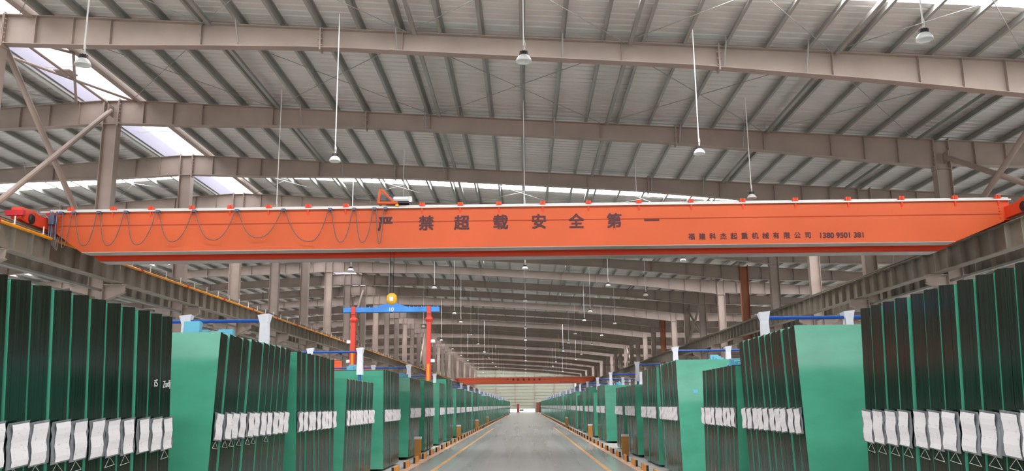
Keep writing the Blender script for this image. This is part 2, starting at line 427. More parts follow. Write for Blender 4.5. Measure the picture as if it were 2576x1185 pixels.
for x in XB:
    cm = {False: column_mesh(x, STEEL), True: column_mesh(x, PRIMER)}
    for k in range(K0, K1 + 1):
        if abs(x) > 40 and k < -1: continue
        prim = x == 13.8 and k in (5, 10)
        c = put('steel_column', cm[prim], None, (x, FY(k), 0), kind='structure')
        if abs(x) < 50:
            for s in (-1, 1): put('bracket', br[s], c)
# crossed pipe bracing between columns, seen above the runways
for x, side in ((-13.9, 'left'), (13.8, 'right')):
    for k in (0, 7, 14):
        z1 = roof_top(x) - (.45 if x < 0 else .65)
        for n, (ya, yb) in enumerate(((FY(k) + .25, FY(k + 1) - .25), (FY(k + 1) - .25, FY(k) + .25))):
            mb = MB(); off = .05 if n else -.05
            mb.tube([(x + off, ya, z1), (x + off, yb, 6.6)], .085, 10)
            mb.box(x + off - .01, x + off + .01, ya - .2, ya + .2, z1 - .18, z1 + .18)
            put('column_brace', mb.mesh('column_brace', STEEL), kind='structure')

# ------------------------------------------------------------------ end wall, side walls
wall = bpy.data.objects.new('wall_back', None); col.objects.link(wall); wall['kind'] = 'structure'
YW = FY(K1) + 2.6
posts = [-13.6, -8.24, -2.91, 2.42, 7.86, 13.3]
for a, b_ in zip(posts, posts[1:]):
    z = 0.78 if -5 < (a + b_) / 2 < 5 or a < -2.5 and b_ > -8 else 0.0
    while z < 11.6:
        h = .86; mb = MB(); mb.box(a + .02, b_ - .02, 0, .06, z + .07, z + h - .07); mb.box(a, b_, .06, .08, z, z + h, 1)
        put('wall_panel', mb.mesh('wall_panel', [WALLP, PURLIN]), wall, (0, YW, 0)); z += h
for x in posts:
    mb = MB(); mb.box(x - .14, x + .14, -.2, 0, 0 if abs(x) > 7 else .78, 11.5); put('wall_post', mb.mesh('wall_post', STEEL), wall, (0, YW, 0))
for s, nm in ((-1, 'left'), (1, 'right')):
    mb = MB(); mb.box(s * 13.7, s * 70, 0, .1, 0, 11.9); put('wall_panel', mb.mesh('wall_panel', WALLP), wall, (0, YW, 0))
    mb = MB()
    x = s * 70
    n = int((YEND - YBEG) / 1.0)
    mb.box(x, x + s * .1, YBEG, YEND, 0, 9.0)
    w = put('wall_' + nm, mb.mesh('wall_' + nm, WALLP), kind='structure')

# ------------------------------------------------------------------ crane runways
def runway(xc, label, cond):
    root = bpy.data.objects.new('crane_runway', None); col.objects.link(root); root.location = (xc, 0, 0)
    tag(root, label, 'crane runway')
    zb, zt = 5.66, 6.37
    mb = MB(); mb.box(-.006, .006, 0, BAY - .03, zb, zt)
    mb.box(-.19, .19, 0, BAY - .03, zt - .022, zt); mb.box(-.17, .17, 0, BAY - .03, zb, zb + .022)
    beam = mb.mesh('runway_beam', STEELG)
    mb = MB(); mb.box(-.16, .16, -.007, .007, zb + .02, zt - .02); st = mb.mesh('stiffener', STEELG)
    st_all = MB()
    for q in range(8): st_all.box(-.16, .16, BAY * (q + .5) / 8 - .007, BAY * (q + .5) / 8 + .007, zb + .02, zt - .02)
    st_all = st_all.mesh('stiffener', STEELG)
    mb = MB(); mb.box(-.035, .035, 0, BAY, zt + .09, zt + .122); mb.box(-.01, .01, 0, BAY, zt + .02, zt + .09); mb.box(-.06, .06, 0, BAY, zt, zt + .02)
    rail = mb.mesh('rail', STEELG)
    for k in range(K0, K1):
        bo = put('runway_beam', beam, root, (0, FY(k), 0))
        if -1 <= k <= 7:
            for q in range(8): put('stiffener', st, bo, (0, BAY * (q + .5) / 8, 0))
        else: put('stiffener', st_all, bo, kind='stuff')
        put('rail', rail, root, (0, FY(k), 0))
    if cond:
        s = 1 if xc < 0 else -1
        mb = MB(); mb.tube([(s * .30, 0, 6.24), (s * .30, 3.9, 6.24)], .045, 8); bar = mb.mesh('conductor_bar', YELLOW)
        mb = MB(); mb.box(s * .25, s * .35, -.06, .06, 6.18, 6.30); jn = mb.mesh('conductor_joint', REDB)
        mb = MB(); mb.box(s * .15, s * .32, -.015, .015, 6.29, 6.31); mb.box(s * .29, s * .31, -.015, .015, 6.24, 6.50); hg = mb.mesh('conductor_hanger', WHITE)
        y = YBEG
        while y < YEND - 5:
            put('conductor_bar', bar, root, (0, y, 0)); put('conductor_joint', jn, root, (0, y + 3.9, 0))
            if 14 < y < 80:
                for q in range(3): put('conductor_hanger', hg, root, (0, y + .65 + 1.3 * q, 0))
            y += 3.96
    return root
XR = 13.2
runway(-XR, 'taupe crane runway girder on the left columns carrying an orange conductor bar', True)
runway(XR, 'taupe crane runway girder along the right columns without any orange bar', False)
# the neighbouring halls have their own runway behind ours
runway(-14.62, 'second runway girder just behind the left one, serving the neighbouring hall', False)
runway(14.52, 'second runway girder just behind the right one, serving the neighbouring hall', False)
# galvanised pipe runs under the runways
for x, z, side in ((-13.75, 5.42, 'left'), (-14.0, 5.18, 'left'), (13.70, 5.42, 'right')):
    mb = MB(); mb.box(x - .05, x + .05, YBEG, YEND - 3, z, z + .07)
    tag(put('cable_tray', mb.mesh('cable_tray', PURLIN)), {5.42: 'thin pale cable tray just under the %s runway girder' % side, 5.18: 'lower pale cable tray under the left runway girder, nearer the outside'}[z], 'cable tray')

# ------------------------------------------------------------------ text helper
def embolden(me, d):
    bm = bmesh.new(); bm.from_mesh(me); geo = list(bm.verts) + list(bm.edges) + list(bm.faces)
    for i, (dx, dy) in enumerate(((d, 0), (0, d), (d, d))):
        r = bmesh.ops.duplicate(bm, geom=geo); vs = [e for e in r['geom'] if isinstance(e, bmesh.types.BMVert)]
        bmesh.ops.translate(bm, verts=vs, vec=(dx, dy, .0004 * (i + 1)))
    bm.to_mesh(me); bm.free()
def text(s, size, x, y, z, m, parent, name='lettering', off=.0, bold=0, align='CENTER', rot=(math.pi / 2, 0, 0), sx=1.0):
    c = bpy.data.curves.new(name, 'FONT'); c.body = s; c.size = size; c.extrude = .002; c.offset = off
    c.align_x = align; c.align_y = 'CENTER'; c.materials.append(m)
    t = bpy.data.objects.new('tmp', c); col.objects.link(t)
    dg = bpy.context.evaluated_depsgraph_get(); dg.update()
    me = bpy.data.meshes.new_from_object(t.evaluated_get(dg), depsgraph=dg); me.materials.clear(); me.materials.append(m)
    if bold: embolden(me, bold)
    bpy.data.objects.remove(t); bpy.data.curves.remove(c)
    o = put(name, me, parent, (x, y, z), rot); o.scale = (sx, 1, 1); return o

# ------------------------------------------------------------------ overhead cranes
BRK = [-12.5, -11.32, -10.27, -9.14, -8.07, -7.01, -5.92, -4.88, -2.78, -1.73, -.67, .53, 1.78, 3.16, 4.58, 5.99, 7.42, 8.85, 10.30, 11.74, 12.90]
def girder_mesh(xl, xr, y0, y1, zt, zb, zmid, m):
    mb = MB()
    poly = [(xl, zt), (xr, zt), (xr, zmid), (xr - 1.35, zb), (xl + .75, zb), (xl, zmid)]
    mb.prism(poly, 'y', y0, y1); return mb.mesh('girder', m)
def overhead_crane(xl, xr, yc, label, full):
    root = bpy.data.objects.new('overhead_crane', None); col.objects.link(root); tag(root, label, 'crane')
    xm = (xl + xr) / 2; root.location = (xm, yc, 6.64)
    def P(name, me, loc=(0, 0, 0), parent=None): 
        return put(name, me, parent or root, (loc[0] - xm, loc[1], loc[2] - 6.64) if parent is None else loc)
    gx0, gx1 = xl + .34, xr - .19
    P('front_girder', girder_mesh(gx0, gx1, 0, .42, 7.0, 5.88, 6.42, ORANGE if full else ORANGE2))
    P('rear_girder', girder_mesh(gx0, gx1, 1.05, 1.47, 7.0, 5.80, 6.42, ORED))
    for y0, y1, zb in ((-.02, .44, 5.88), (1.02, 1.50, 5.80)):
        mb = MB(); mb.box(gx0 + .78, gx1 - 1.38, y0, y1, zb - .02, zb); P('bottom_flange', mb.mesh('bottom_flange', FLANGE))
    mb = MB(); mb.box(gx0 + .05, gx1 - .05, -.004, .0, 6.60, 6.63); P('weld_seam', mb.mesh('weld_seam', SEAM))
    for y in (.1, 1.37):
        mb = MB(); mb.box(gx0 - .25, gx1 + .22, y - .06, y + .06, 7.0, 7.05); mb.box(gx0 - .25, gx1 + .22, y - .025, y + .025, 7.05, 7.10)
        P('trolley_rail', mb.mesh('trolley_rail', RAILM))
    mb = MB(); mb.box(gx0 - .45, gx1 + .22, -.06, -.03, 6.99, 7.03); P('festoon_track', mb.mesh('festoon_track', RAILM))
    bk = MB()
    bk.prism([(-.09, 7.13), (.0, 6.84), (.02, 6.84), (.02, 7.02), (.09, 7.02), (.09, 7.13)], 'x', -.025, .025); bk.box(-.07, .07, -.05, .06, 7.04, 7.14)
    bk = bk.mesh('track_bracket', ORED)
    n = 21
    for x in BRK:
        xx = x if full else xm + x * (xr - xl) / 26.4
        P('track_bracket', bk, (xx, 0, 0))
    for s, xe in ((-1, xl), (1, xr)):
        mb = MB(); ya, yb = -1.32, 2.8
        prof = [(ya, 6.54), (ya, 6.86), (ya + .55, 6.88), (ya + .8, 6.82), (yb - .8, 6.82), (yb - .55, 6.92), (yb, 6.92), (yb, 6.54), (yb - .3, 6.50), (ya + .3, 6.50)]
        mb.prism(prof, 'x', xe - .14, xe + .14); e = P('end_carriage', mb.mesh('end_carriage', ORED, bevel=.008))
        for y in (ya + .45, yb - .45):
            w = MB(); w.tube([(-.20, 0, 0), (-.17, 0, 0), (.17, 0, 0), (.20, 0, 0)], [.10, .135, .135, .10], 16)
            put('wheel', w.mesh('wheel', DARK), e, (xe, y, 6.63))
        mb = MB(); mb.box(xe - .23, xe + .23, -1.42, -1.28, 6.62, 6.76); put('buffer', mb.mesh('buffer', REDB), e)
        # bolted joint block between girder and carriage
        g = gx0 if s < 0 else gx1
        mb = MB(); mb.box(min(g, xe), max(g, xe), .02, .40, 6.45, 7.0); mb.box(min(g, xe), max(g, xe), 1.07, 1.45, 6.45, 7.0)
        for q in range(5): mb.box(g - .1 * s - .02, g - .1 * s + .02 + .0, -.02, .02, 6.5 + .09 * q, 6.53 + .09 * q)
        P('joint_block', mb.mesh('joint_block', ORED))
    if full:
        mb = MB(); mb.box(-12.99, -12.84, -.22, -.06, 6.62, 6.90); P('junction_box', mb.mesh('junction_box', GUSSET, bevel=.01))
        mb = MB()
        for x in (-12.98, -12.92, -12.80): mb.tube([(x, -.14, 7.0), (x, -.14, 6.2)], .02, 6)
        mb.tube([(-13.40, -.14, 6.90), (-13.1, -.14, 6.88), (-12.98, -.14, 6.75)], .018, 6)
        P('cable_conduit', mb.mesh('cable_conduit', GUSSET))
        for q in range(4):
            mb = MB(); x = -12.96 + .05 * q
            mb.tube([(x, -.1, 6.55), (x + .03, -.12, 6.15 - .05 * q), (x + .08, -.12, 6.06 - .05 * q), (x + .12, -.1, 6.3)], .014, 5); P('collector_cable', mb.mesh('collector_cable', CABLE))
        tops = [-12.70, -12.35, -11.66, -10.91, -10.03, -9.03, -7.85, -6.57, -5.29, -4.63, -4.07, -3.77]
        bots = [(-12.58, 5.99), (-11.98, 6.04), (-11.34, 6.04), (-10.55, 6.05), (-9.58, 6.12), (-8.46, 6.15), (-7.24, 6.20), (-5.82, 6.08), (-4.97, 6.05), (-4.38, 6.03), (-3.92, 5.99)]
        for a, b_, (bx, bz) in zip(tops, tops[1:], bots):
            pts = []
            for q in range(15):
                t = q / 14
                sq = abs(2 * t - 1) ** 2.4
                x = a + .05 + (b_ - a - .1) * t
                pts.append((x + (bx - (a + b_) / 2) * (1 - abs(2 * t - 1)) , -.12, bz + (6.95 - bz) * sq))
            mb = MB(); mb.tube(pts, .013, 5); P('festoon_loop', mb.mesh('festoon_loop', CABLE))
        for a in tops:
            mb = MB(); mb.box(a - .05, a + .05, -.15, -.03, 6.94, 7.0); P('cable_carrier', mb.mesh('cable_carrier', GUSSET))
    # lettering on the front web
    cx = [-3.79, -2.67, -1.70, -.64, .41, 1.43, 2.46, 3.48]
    for ch, x in zip('严禁超载安全第一', cx):
        text(ch, .425 if full else .44, (x if full else xm + .25 + x * .98) - xm, -.006, 6.53 - 6.64, INK, root, bold=.022 if full else .03)
    if full:
        for i, ch in enumerate('福建科杰起重机械有限公司'):
            text(ch, .185, 4.55 + i * (3.14 / 11) - xm, -.006, 6.085 - 6.64, INK, root, bold=.007)
        text('1380 9501 381', .205, 8.60 - xm, -.006, 6.075 - 6.64, INK, root, bold=.011)
    else:
        text('福建科杰起重机械有限公司1380 9501381', .2, 8.3 - xm, -.006, 6.05 - 6.64, INK, root, off=.0)
    return root
overhead_crane(-13.2, 13.2, 22.6, 'long orange double girder bridge crane spanning the hall in the foreground, with lettering', True)
overhead_crane(-13.2, 13.2, 165, 'small distant orange bridge crane low over the far end of aisle', False)
overhead_crane(-41.0, -14.6, 97, 'orange bridge crane half hidden in the neighbouring hall beyond left columns', False)

# hoist trolley on the near crane, ropes and hook block
root = bpy.data.objects.new('hoist_trolley', None); col.objects.link(root); root.location = (-3.7, 23.3, 7.1)
tag(root, 'small orange hoist trolley with motor on top of near crane, lowering a yellow hook', 'hoist')
def T(name, mb, m, smooth=False, bevel=0): return put(name, mb.mesh(name, m, smooth, bevel), root)
mb = MB(); mb.box(-.1, .55, -.72, .72, .04, .10); T('trolley_deck', mb, DARK)
mb = MB(); mb.prism([(-.30, .02), (-.24, .46), (-.12, .46), (.16, .16), (.24, .16), (.24, .02)], 'y', -.74, -.70)
mb2 = MB(); mb2.tube([(-.28, -.78, .03), (-.22, -.78, .42)], .04, 6); mb2.tube([(-.2, -.78, .42), (.14, -.78, .06)], .035, 6); mb2.tube([(-.28, -.78, .03), (.26, -.78, .03)], .045, 6)
T('trolley_frame', mb2, ORANGE)
mb = MB(); mb.tube([(-.28, .78, .03), (-.22, .78, .42)], .04, 6); mb.tube([(-.2, .78, .42), (.14, .78, .06)], .035, 6); T('trolley_frame', mb, ORANGE)
mb = MB(); mb.tube([(.0, -.3, .25), (.0, .3, .25)], .14, 14); T('rope_drum', mb, GUSSET, True)
mb = MB(); mb.tube([(.1, -.45, .2), (.5, -.45, .2)], .1, 12); mb.box(.5, .6, -.52, -.38, .12, .28); T('hoist_motor', mb, RAILM)
mb = MB(); mb.box(.2, .28, -.80, -.72, -.06, .0); T('limit_switch', mb, HOOKY)
mb = MB()
for s in (-1, 1):
    for y in (-.62, .62): mb.tube([(s * .25, y - .03, .06), (s * .25, y + .03, .06)], .06, 10)
T('trolley_wheel', mb, DARK)
for x in (-.03, .06):
    mb = MB(); mb.tube([(x, -.06 if x < 0 else .02, .2), (x, 0, -2.40)], .008, 5); T('hoist_rope', mb, DARK)
mb = MB(); mb.lathe([(.0, .17), (.06, .165), (.135, .10), (.15, .0), (.135, -.10), (.06, -.165), (0, -.17)], 16)
me = mb.mesh('hook_block', HOOKY, True)
hb = put('hook_block', me, root, (.02, 0, -2.52)); hb.scale = (1, .55, 1)
mb = MB(); mb.box(-.05, .05, -.098, -.092, -.06, .06); put('block_plate', mb.mesh('block_plate', WHITE), hb, (0, -.055, 0))
mb = MB(); mb.tube([(.02, 0, -2.66), (.02, 0, -2.78), (.07, 0, -2.82), (.06, 0, -2.88), (.0, 0, -2.89), (-.03, 0, -2.85)], .018, 8); T('hook', mb, DARK)

# blue lifting beam with red legs
root = bpy.data.objects.new('lifting_beam', None); col.objects.link(root); root.location = (-3.68, 23.3, 4.28)
tag(root, 'blue lifting beam marked 10 with two red hanging legs, hung from the yellow hook', 'lifting beam')
def T(name, mb, m, parent=None, bevel=0): return put(name, mb.mesh(name, m, False, bevel), parent or root)
mb = MB(); mb.box(-1.33, 1.33, -.07, .07, -.07, .07); bm_ = T('spreader_bar', mb, BLUEL, bevel=.008)
mb = MB(); mb.prism([(-.52, .06), (.52, .06), (.20, .16), (.04, .21), (-.04, .21), (-.20, .16)], 'y', -.03, .03); T('lifting_plate', mb, BLUEL)
text('10', .15, 0, -.074, .0, WHITE, root, off=.003)
for s in (-1, 1):
    for q in range(8):
        mb = MB(); x = s * (.5 + .11 * q); mb.box(x - .013, x + .013, -.02, .02, .06, .105); T('pin_lug', mb, BLUEL)
for x in (-1.04, 1.04):
    zl_ = -1.58 if x < 0 else -1.94
    mb = MB(); mb.box(x - .055, x + .055, -.1, .1, -.12, .09)
    mb.quadbox([(x - .09 * (1 if x < 0 else .75), -.08, zl_), (x + .065, -.08, zl_), (x + .065, .08, zl_), (x - .09 * (1 if x < 0 else .75), .08, zl_),
                (x - .058, -.06, -.1), (x + .058, -.06, -.1), (x + .058, .06, -.1), (x - .058, .06, -.1)])
    lg = T('hanging_leg', mb, REDLEG, bevel=.004)
    mb = MB(); mb.lathe([(.05, -.34), (.10, -.32), (.115, -.27), (.10, -.22), (.05, -.20)], 14, c=(x, 0, 0)); T('leg_collar', mb, REDLEG, lg)
    mb = MB(); mb.box(x - .035, x + .03, -.085, -.078, zl_, zl_ + .45); T('pad_strip', mb, YELLOW, lg)
    for z in (-.92, -1.45):
        sx = -1 if x < 0 else 1
        mb = MB(); mb.box(x + sx * .06, x + sx * .17, -.09, .05, z, z + .09); T('white_pad', mb, FOAMW, lg, bevel=.015)

# ------------------------------------------------------------------ pendant lamps
mb = MB(); mb.lathe([(.055, .085), (.075, .075), (.105, .045), (.13, .005), (.14, -.04), (.132, -.042), (.12, -.005), (.09, .035), (.05, .06), (0, .062)], 22); bowl_me = mb.mesh('reflector', LAMPW, True)
mb = MB(); mb.lathe([(0, .155), (.05, .155), (.075, .14), (.078, .08), (.06, .075)], 14)
for q in range(10):
    t = q * math.pi / 5; mb.box(.07 * math.cos(t) - .006, .07 * math.cos(t) + .006, .07 * math.sin(t) - .006, .07 * math.sin(t) + .006, .09, .15)
drv_me = mb.mesh('lamp_driver', LAMPB)
mb = MB(); mb.tube([(0, 0, .15), (.012, 0, .22), (0, 0, .26), (-.008, 0, .22), (0, 0, .15)], .006, 5); hook_me = mb.mesh('lamp_hook', RAILM)
def lamp_rod(L):
    mb = MB(); mb.tube([(0, 0, .26), (0, 0, L)], .014, 6); mb.tube([(0, 0, .40), (.03, 0, .3), (.015, 0, .15)], .006, 5); return mb.mesh('lamp_rod', LAMPW)
rows = {'far left': (-7.67, [13.8, 25.5, 36.9, 47.5, 64, 77.8, 90, 102, 114, 126, 140, 155, 170, 185]),
        'inner left': (-4.60, [19.9, 31.5, 42.9, 55.2, 60.9, 72.1, 83.4, 96, 108, 120, 133, 147, 162, 178]),
        'centre': (0.04, [13.95, 25.5, 37.0, 49.0, 66.6, 79, 92, 104, 116, 129, 143, 158, 175, 195]),
        'inner right': (4.26, [19.7, 31, 42.8, 55.0, 60.8, 72.4, 83.2, 96, 108, 120, 133, 147, 162, 178]),
        'far right': (6.72, [13.3, 24.3, 35.4, 46.8, 63.5, 74.5, 85.8, 102, 114, 126, 140, 155, 170, 185])}
rod_me = {}
for rn, (x, ys) in rows.items():
    rod_me[rn] = lamp_rod(roof_top(x) - 7.6 + .1)
    for i, y in enumerate(ys):
        o = bpy.data.objects.new('pendant_lamp', None); col.objects.link(o); o.location = (x, y, 7.6)
        tag(o, 'white bowl lamp, %s from near end of the %s lamp row' % (ordw(i + 1), rn), 'lamp', 'bowl lamps hanging from the roof')
        put('reflector', bowl_me, o); put('lamp_driver', drv_me, o); put('lamp_rod', rod_me[rn], o); put('lamp_hook', hook_me, o)

# ------------------------------------------------------------------ glass packs, pouches, racks, foam
THK = .254; PIT = .275; LEAN = R_(5.5); WID = 3.0
pack_cache = {}
def pack_mb(s, H, seed):
    rnd = random.Random(seed); mb = MB(); n = 9; t = THK / n
    for i in range(n):
        j = rnd.uniform(-.0012, .0012) if 0 < i < n - 1 else 0.0
        zt = H - rnd.uniform(0, .006)
        x0, x1 = j * s, s * WID
        y0, y1 = i * t, (i + 1) * t - (.0008 if i < n - 1 else 0)
        if x0 > x1: x0, x1 = x1, x0
        n0 = len(mb.f)
        mb.box(x0, x1, y0, y1, 0, zt)
        if i == 0: mb.mi[n0 + 2] = 1                  # the two large outer faces
        if i == n - 1: mb.mi[n0 + 4] = 1
    return mb
def pack_mesh(s, H, var):
    key = (s, round(H, 2), var)
    if key not in pack_cache: pack_cache[key] = pack_mb(s, H, hash(key) % 9999 if False else int(H * 100) * 7 + var * 31 + (s > 0)).mesh('glass_sheets', [GEDGE, GFACE])
    return pack_cache[key]
def pouch_meshes(s):
    out = []
    for var in range(5):
        rnd = random.Random(var + 40)
        mb = MB(); N = 6; pts = []
        for i in range(N + 1):
            z = -.33 * i / N
            pts.append((rnd.uniform(-.006, .006), rnd.uniform(.008, .022), z))
        w = .24
        for (a, b_) in zip(pts, pts[1:]):
            mb.quadbox([(b_[1] * -s, .005 + b_[0], b_[2]), (b_[1] * -s - s * .02, w + b_[0], b_[2]), (b_[1] * -s - s * .017, w + b_[0], b_[2]), (b_[1] * -s + s * .003, .005 + b_[0], b_[2]),
                        (a[1] * -s, .005 + a[0], a[2]), (a[1] * -s - s * .02, w + a[0], a[2]), (a[1] * -s - s * .017, w + a[0], a[2]), (a[1] * -s + s * .003, .005 + a[0], a[2])])
        pouch = mb.mesh('label_pouch', POUCH)
        mb = MB(); y0 = .02 + rnd.uniform(0, .03); lean = rnd.uniform(-.03, .035); wd = rnd.uniform(.14, .17)
        N = 7
        for i in range(N):
            za, zb = -.015 - .30 * i / N, -.015 - .30 * (i + 1) / N
            ya = y0 + lean * i / N + rnd.uniform(-.005, .005) * (i > 0); yb = y0 + lean * (i + 1) / N
            xa = -s * (.030 + .006 * math.sin(i * 1.3 + var)); xb = -s * (.030 + .006 * math.sin((i + 1) * 1.3 + var))
            dx = -s * .022
            mb.quadbox([(xb, yb, zb), (xb + dx, yb + wd, zb), (xb + dx + s * .002, yb + wd, zb), (xb + s * .002, yb, zb),
                        (xa, ya, za), (xa + dx, ya + wd, za), (xa + dx + s * .002, ya + wd, za), (xa + s * .002, ya, za)])
        paper = mb.mesh('paper_sheet', PAPER)
        out.append((pouch, paper))
    return out
pouches = {s: pouch_meshes(s) for s in (-1, 1)}
tri_me = {}
for s in (-1, 1):
    mb = MB(); p = [(-s * .012, .12, 0), (-s * .014, .03, -.08), (-s * .014, .21, -.08)]
    for a, b_ in ((0, 1), (1, 2), (2, 0)): mb.tube([p[a], p[b_]], .0026, 4)
    tri_me[s] = mb.mesh('wire_triangle', RAILM)
XI = {-1: -3.72, 1: 3.50}
BASE = .07
# (top front, top rear, height, lean, label height, triangles)
stacks = {-1: [(4.55, 8.94, 2.53, -1, 1.56, 1), (10.34, 13.48, 2.49, 1, 1.585, 1), (13.86, 16.6, 2.49, -1, 1.58, 0), (17.83, 21.05, 2.16, 1, 1.58, 0),
               (22.4, 25.25, 2.54, -1, 1.58, 0), (27.63, 30.4, 2.50, 1, 1.60, 0), (31.45, 34.6, 2.52, -1, 1.60, 0), (37.1, 39.3, 2.58, 1, 1.60, 0), (40.2, 43.9, 2.86, -1, 1.60, 0)],
          1: [(4.6, 8.9, 2.53, -1, 1.565, 1), (11.08, 14.0, 2.56, 1, 1.575, 0), (14.32, 17.0, 2.21, -1, 1.58, 0), (19.95, 22.5, 2.58, 1, 1.585, 0), (22.95, 25.8, 2.56, -1, 1.59, 0),
              (27.62, 30.3, 2.20, 1, 1.6, 0), (30.9, 33.5, 2.20, -1, 1.6, 0), (38.2, 40.0, 2.42, 1, 1.6, 0), (40.45, 42.3, 2.46, -1, 1.6, 0)]}
rnd = random.Random(3)
racks = {-1: [13.67, 21.75, 30.9, 39.75], 1: [14.16, 22.73, 30.6, 40.22]}
for s in (-1, 1):
    y = 46.0 if s < 0 else 44.6
    while y < 205:
        ln = rnd.uniform(2.4, 3.3); ln2 = rnd.uniform(2.4, 3.3)
        h1, h2 = rnd.choice([2.2, 2.4, 2.5, 2.55]), rnd.choice([2.2, 2.35, 2.5, 2.55])
        stacks[s].append((y, y + ln, h1, 1, 1.6, 0)); racks[s].append(y + ln + .17)
        stacks[s].append((y + ln + .36, y + ln + ln2 + .36, h2, -1, 1.6, 0))
        y += ln + ln2 + 1.5 + rnd.uniform(0, .9)
count = 0; far = {-1: [], 1: []}
def xf(mb, loc, rx):
    M = Matrix.Translation(loc) @ Matrix.Rotation(rx, 4, 'X')
    mb.v = [tuple(M @ Vector(v)) for v in mb.v]; return mb
NIND = 292
order = []
for s in (-1, 1):
    for si, st in enumerate(stacks[s]): order.append((st[0], s, si, st))
order.sort(key=lambda t: t[0])
tops = []
far_pouch = {-1: [], 1: []}; far_paper = {-1: [], 1: []}
for _, s, si, (ya, yb, H, ln, zl, tri) in order:
    n = max(3, int((yb - ya) / PIT)); pit = (yb - ya) / n
    side = 'left' if s < 0 else 'right'
    rx = -LEAN * ln
    for i in range(n):
        ytop = ya + i * pit + (rnd.uniform(-.002, .014) if i else 0)
        ybase = ytop - ln * math.tan(LEAN) * H
        j = rnd.uniform(-.012, .012)
        if i == 0: j = abs(j) * -.3
        hh = round(H + (.0 if H > 2.8 else 0), 2)
        x = XI[s] + j; var = rnd.randrange(4)
        loc = (x, ybase, BASE + (THK * math.sin(LEAN) if rx < 0 else 0))
        if count + n <= NIND or (count < NIND and i > 0 and order_ok):
            order_ok = True
            p = bpy.data.objects.new('glass_pack', None); col.objects.link(p); p.location = loc; p.rotation_euler = (rx, 0, 0)
            tag(p, 'glass pack, %s from near end of the %s stack on %s of aisle' % (ordw(i + 1), ordw(si + 1), side), 'glass pack', 'glass packs in the %s %s stack' % (ordw(si + 1), side))
            put('glass_sheets', pack_mesh(s, hh, var), p)
            po, pa = pouches[s][rnd.randrange(5)]
            po_o = put('label_pouch', po, p, (-s * .012, -.004, (zl - BASE) / math.cos(LEAN)))
            put('paper_sheet', pa, po_o)
            if tri and rnd.random() < .85: put('wire_triangle', tri_me[s], p, (0, 0, (zl - BASE) / math.cos(LEAN) - .335))
            if (s, si, i) == (1, 3, 0):
                mb = MB(); mb.box(.36, .46, -.003, 0, 1.82, 1.89); put('sticker', mb.mesh('sticker', FOAMB), p)
            count += 1
        else:
            order_ok = False
            mb = MB(); nn = 3; t = THK / nn
            for q in range(nn):
                n0 = len(mb.f); mb.box(rnd.uniform(-.002, .002), s * WID, q * t, (q + 1) * t - .003, 0, hh); mb.mi[n0 + 2] = 1 if q == 0 else 0; mb.mi[n0 + 4] = 1 if q == nn - 1 else 0
            far[s].append(xf(mb, loc, rx))
            mb = MB(); zz = (zl - BASE) / math.cos(LEAN)
            mb.box(-s * .014, -s * .03, .02, .17, zz - .31, zz); far_paper[s].append(xf(mb, loc, rx))
        tops.append((s, si, i, loc, rx, hh))
for s, nm in ((-1, 'left'), (1, 'right')):
    if far[s]:
        o = put('distant_glass', joined(far[s]).mesh('distant_glass', [GEDGE, GFACE]), kind='stuff'); o['label'] = 'long dwindling row of green glass packs beyond the nearer stacks on %s of aisle' % nm; o['category'] = 'glass'
        put('paper_labels', joined(far_paper[s]).mesh('paper_labels', PAPER), o, kind='stuff')

# white handwriting across the edges at the far end of the nearest left stack
last = [o for o in bpy.data.objects if o.get('group') == 'glass packs in the first stack on left'] or [o for o in bpy.data.objects if o.get('group') == 'glass packs in the first left stack']
last = max(last, key=lambda o: o.location.y)
prev = sorted([o for o in bpy.data.objects if o.get('group') == last['group']], key=lambda o: o.location.y)[-2]
text('iS', .10, .014, .13, 1.83, WHITE, prev, 'handwriting', rot=(math.pi / 2, 0, math.pi / 2), sx=1.3)
text('Zudj', .10, .014, .122, 1.83, WHITE, last, 'handwriting', rot=(math.pi / 2, 0, math.pi / 2), sx=1.0)

# base rails under the stacks
for s in (-1, 1):
    for si, (ya, yb, H, ln, zl, tri) in enumerate(stacks[s][:19]):
        mb = MB(); y0 = ya - (ln * math.tan(LEAN) * H if ln > 0 else -.0) - .02; y1 = yb + (.21 if ln < 0 else 0.0)
        for xx in (.5, 1.5, 2.5): mb.box(XI[s] + s * (xx - .06), XI[s] + s * (xx + .06), y0, y1, .012, BASE - .002)
        tag(put('base_rail', mb.mesh('base_rail', DARK)), 'dark base rails under the %s glass stack on %s of aisle' % (ordw(si + 1), 'left' if s < 0 else 'right'), 'rail')

